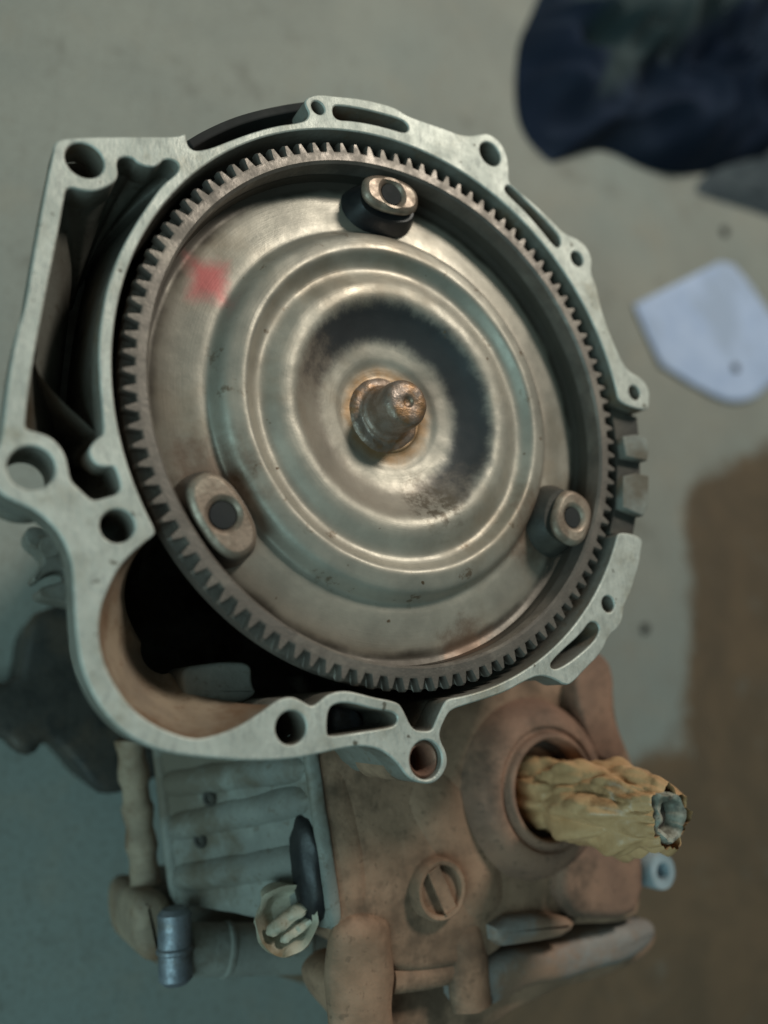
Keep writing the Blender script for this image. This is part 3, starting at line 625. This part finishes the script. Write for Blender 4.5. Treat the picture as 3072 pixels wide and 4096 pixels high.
# three drive lugs with bolt holes
def lug(a, L, W, zt, hole, post=.003, pm=None, off=0):
    ca, sa = math.cos(a), math.sin(a)
    c = Vector((.1062 * ca, .1062 * sa))
    tx, ty = Vector((-sa, ca)), Vector((ca, sa))
    out = []
    for i in range(56):
        t = 2 * PI * i / 56; e = .82
        u = math.copysign(abs(math.cos(t)) ** e, math.cos(t)) * L / 2 + off; v = math.copysign(abs(math.sin(t)) ** .8, math.sin(t)) * W / 2
        p = c + tx * u + ty * v
        out.append((p.x, p.y))
    hc = circle(c + tx * 0, hole, 36)
    o = plate('drive_lug', [out], [hc], RZ + zt, RZ - .0045, M['lug'], TC, .0026)
    sc = [(c.x + (x - c.x) * .97 + post * -ca * .5, c.y + (y - c.y) * .97 + post * -sa * .5) for x, y in out]
    wide = inset(sc, -post)
    link('lug_post', loft_mesh([[(x, y, RZ - .0185) for x, y in wide], [(x * .7 + p * .3, y * .7 + q * .3, RZ - .011) for (x, y), (p, q) in zip(wide, sc)], [(x, y, RZ - .0044) for x, y in sc]], False, True), pm, o)
    lathe('threaded_hole', [(hole - .0001, zt - .0012)] + [(hole - .0001 - (.0007 if k % 2 else 0), zt - .0018 - k * .0007) for k in range(22)] + [(0, zt - .0175)], M['shade_black'], o, (c.x, c.y, RZ), n=32)
    return o
lug(math.radians(94.6), .031, .0185, .0010, .0054, .0050, M['black'])  # post blackened for the shade beside the lug
lug(math.radians(-144.0), .037, .0215, .0006, .0056, .0035, M['gear'])
lug(math.radians(-23.8), .0285, .0235, .0010, .0052, .0055, M['dark'])

# ------------------------------------------------------------------ wrapped shaft standing in the bearing tube
base = Vector((c0.x + .003, c0.y - .003, ZD - .01)); tip = Vector((0.1434, -0.1887, 0.344))
SH = thing('wrapped_shaft', 'stub shaft wrapped in crumpled yellowed tape sticking up from the brown bearing tube', 'shaft', tuple(base))
ax = (tip - base); L = ax.length; qd = ax.to_track_quat('Z', 'Y').to_matrix()
rng = random.Random(4)
NR, NA = 90, 150
rings = []
for j in range(NR + 1):
    t = j / NR; ring = []
    for i in range(NA):
        a = 2 * PI * i / NA
        r = .0160 + .0066 * math.sin(PI * min(1, t * .92)) ** .6 - .0048 * max(0, t - .70) / .30
        P3 = Vector((math.cos(a + .5 * t) * 1.5, math.sin(a + .5 * t) * 1.5, t * 2.6 + 2.0))
        dv = noise.voronoi(P3)[0]; fold = .0085 * (dv[1] - dv[0]) - .0030
        dv = noise.voronoi(P3 * 2.1 + Vector((4, 1, 0)))[0]; fold += .0030 * (dv[1] - dv[0]) - .0010
        fold += .0012 * noise.noise((math.cos(a) * 2, math.sin(a) * 2, t * 3))
        step = .0012 if t > .42 + .10 * math.cos(a + 1) + .05 * math.sin(3 * a) else 0
        r += fold + step
        v = qd @ Vector((r * math.cos(a), r * math.sin(a), L * t + (.003 * noise.noise((a, 3, 1)) if j == NR else 0))) + base
        ring.append(tuple(v))
    rings.append(ring)
link('tape_wrap', loft_mesh(rings, True, False), M['wrap'], SH)
er = []
for (rr, tt) in ((.0118, .93), (.0120, .985), (.0108, 1.01), (.0088, 1.0), (.0074, .97), (.0066, .93), (.006, .84)):
    ring = []
    for i in range(60):
        a = 2 * PI * i / 60; r = rr * (1 + .28 * noise.noise((math.cos(a) * 1.3, math.sin(a) * 1.3, tt * 4)) + .10 * noise.noise((math.cos(a) * 5, math.sin(a) * 5, tt * 9)))
        ring.append(tuple(qd @ Vector((r * math.cos(a), r * math.sin(a), L * (tt + .05 * noise.noise((math.cos(a) * 1.6, math.sin(a) * 1.6, rr * 100))))) + base))
    er.append(ring)
link('torn_end', loft_mesh(er, False, True), M['wrapend'], SH)
rod('shaft_core', base + ax * .2, base + ax * .93, .0065, M['bore'], SH, .001)

# ------------------------------------------------------------------ things on the floor
pp = chaikin([(0.5168, 0.3261), (0.5533, 0.3486), (0.5959, 0.3752), (0.6363, 0.4007), (0.6787, 0.4274), (0.7059, 0.4304), (0.7309, 0.4131), (0.7711, 0.3752), (0.8432, 0.3325), (0.7551, 0.2735), (0.7273, 0.253), (0.708, 0.2431), (0.6878, 0.2369), (0.6668, 0.2342), (0.6452, 0.2362), (0.6052, 0.244), (0.5534, 0.2581), (0.5339, 0.2919)], 0)
pcx = sum(p[0] for p in pp) / len(pp); pcy = sum(p[1] for p in pp) / len(pp)
rings = []
for k in range(12):
    t = 1 - k / 12
    rings.append([(pcx + (x - pcx) * t, pcy + (y - pcy) * t, .0028 + .0020 * noise.noise(((pcx + (x - pcx) * t) * 9, (pcy + (y - pcy) * t) * 9, 2)) + .0006 * t ** 6) for x, y in pp])
me = loft_mesh(rings, False, True)
pap = link('paper_sheet', me, M['paper']); md = pap.modifiers.new('thick', 'SOLIDIFY'); md.thickness = .0005
tag(pap, 'white scrap of paper lying on the floor at the right', 'paper')

cl = chaikin([(0.4152, 0.7495), (0.3779, 0.6584), (0.3588, 0.6177), (0.3504, 0.5405), (0.3595, 0.4976), (0.395, 0.4752), (0.4088, 0.4778), (0.4648, 0.516), (0.4991, 0.5256), (0.5491, 0.5201), (0.5986, 0.5265), (0.652, 0.5452), (0.7201, 0.581), (0.8255, 0.6297), (1.0178, 0.7649), (1.1015, 1.1626), (0.7916, 1.0801), (0.5366, 0.9087)], 3)
ccx = sum(p[0] for p in cl) / len(cl); ccy = sum(p[1] for p in cl) / len(cl)
A_, B_ = Vector((0.3756, 0.4636)), Vector((0.8012, 0.8234))
ld = (B_ - A_).normalized(); ln = Vector((-ld.y, ld.x))
rings = []
for k in range(60):
    t = 1 - k / 60; ring = []
    for x, y in cl:
        X, Y = ccx + (x - ccx) * t, ccy + (y - ccy) * t
        wv = noise.noise((X * 7 + 3 * noise.noise((X * 5, Y * 5, 2)), Y * 11, 1)); h = (.050 + .034 * (1 - 2.2 * abs(wv))) * (1 - t ** 5) + (.016 * (1 - 3 * abs(noise.noise((X * 13 + Y * 4, Y * 17 - X * 9, 5)))) + .005 * noise.noise((X * 40, Y * 40, 3))) * (1 - t ** 8)
        s = (Vector((X, Y)) - A_).dot(ln)
        h -= .032 * math.exp(-(s / .035) ** 2) * (1 - t ** 4)
        h += .018 * math.exp(-((s - .10) / .06) ** 2) * (1 - t ** 4)
        h += .015 * math.exp(-((s + .08) / .05) ** 2) * (1 - t ** 4)
        dv = noise.voronoi(Vector((X * 7.5, Y * 7.5, 1.3)))[0]; h += .030 * (min(.5, dv[1] - dv[0]) - .2) * (1 - t ** 6)
        ring.append((X, Y, max(.0015, h)))
    rings.append(ring)
clo = link('navy_cloth', loft_mesh(rings, False, True), M['cloth'], None, True)
tag(clo, 'crumpled dark navy cloth heaped on the floor at the top right', 'cloth')
fl2 = chaikin([(0.6372, 0.5162), (0.678, 0.5609), (0.7206, 0.6043), (0.8647, 0.6953), (1.0464, 0.7473), (1.0061, 0.5558), (0.8582, 0.5339), (0.7767, 0.5288), (0.7002, 0.5218)], 2)
fcx = sum(p[0] for p in fl2) / len(fl2); fcy = sum(p[1] for p in fl2) / len(fl2)
rings = []
for k in range(24):
    t = 1 - k / 24
    rings.append([(fcx + (x - fcx) * t, fcy + (y - fcy) * t, max(.001, .014 * (1 - t ** 3) + .004 * noise.noise((x * 20 * t, y * 20 * t, 7)))) for x, y in fl2])
M['flap'] = simple('faded_blue_cloth', (.055, .075, .085), (.04, .055, .066), .85, 0, 20, None, .4, 400)
fo = link('blue_rag', loft_mesh(rings, False, True), M['flap'], None, True)
tag(fo, 'small flat blue-grey rag poking out from under the dark navy cloth', 'rag')

# bits of grit
def crumb(loc, s, seed, label):
    bm = bmesh.new(); bmesh.ops.create_icosphere(bm, subdivisions=2, radius=1)
    for v in bm.verts:
        v.co *= s * (1 + .35 * noise.noise((v.co.x * 1.7 + seed, v.co.y * 1.7, v.co.z * 1.7))); v.co.z *= .5
    me = bpy.data.meshes.new('crumb'); bm.to_mesh(me); bm.free()
    o = link('grit_crumb', me, M['crumb'], None, True); o.location = (loc[0], loc[1], loc[2] + s * .42)
    tag(o, label, 'grit', 'grit on the floor'); return o
crumb((0.6968, 0.4762, 0.0), .0065, 1, 'dark crumb of grit on the floor between the rag and the paper')
crumb((0.6864, 0.2815, 0.004), .0055, 5, 'dark crumb of grit lying on the white paper')
crumb((0.5006, -0.0526, 0.0), .0055, 9, 'dark crumb of grit on bare floor right of the bell housing')
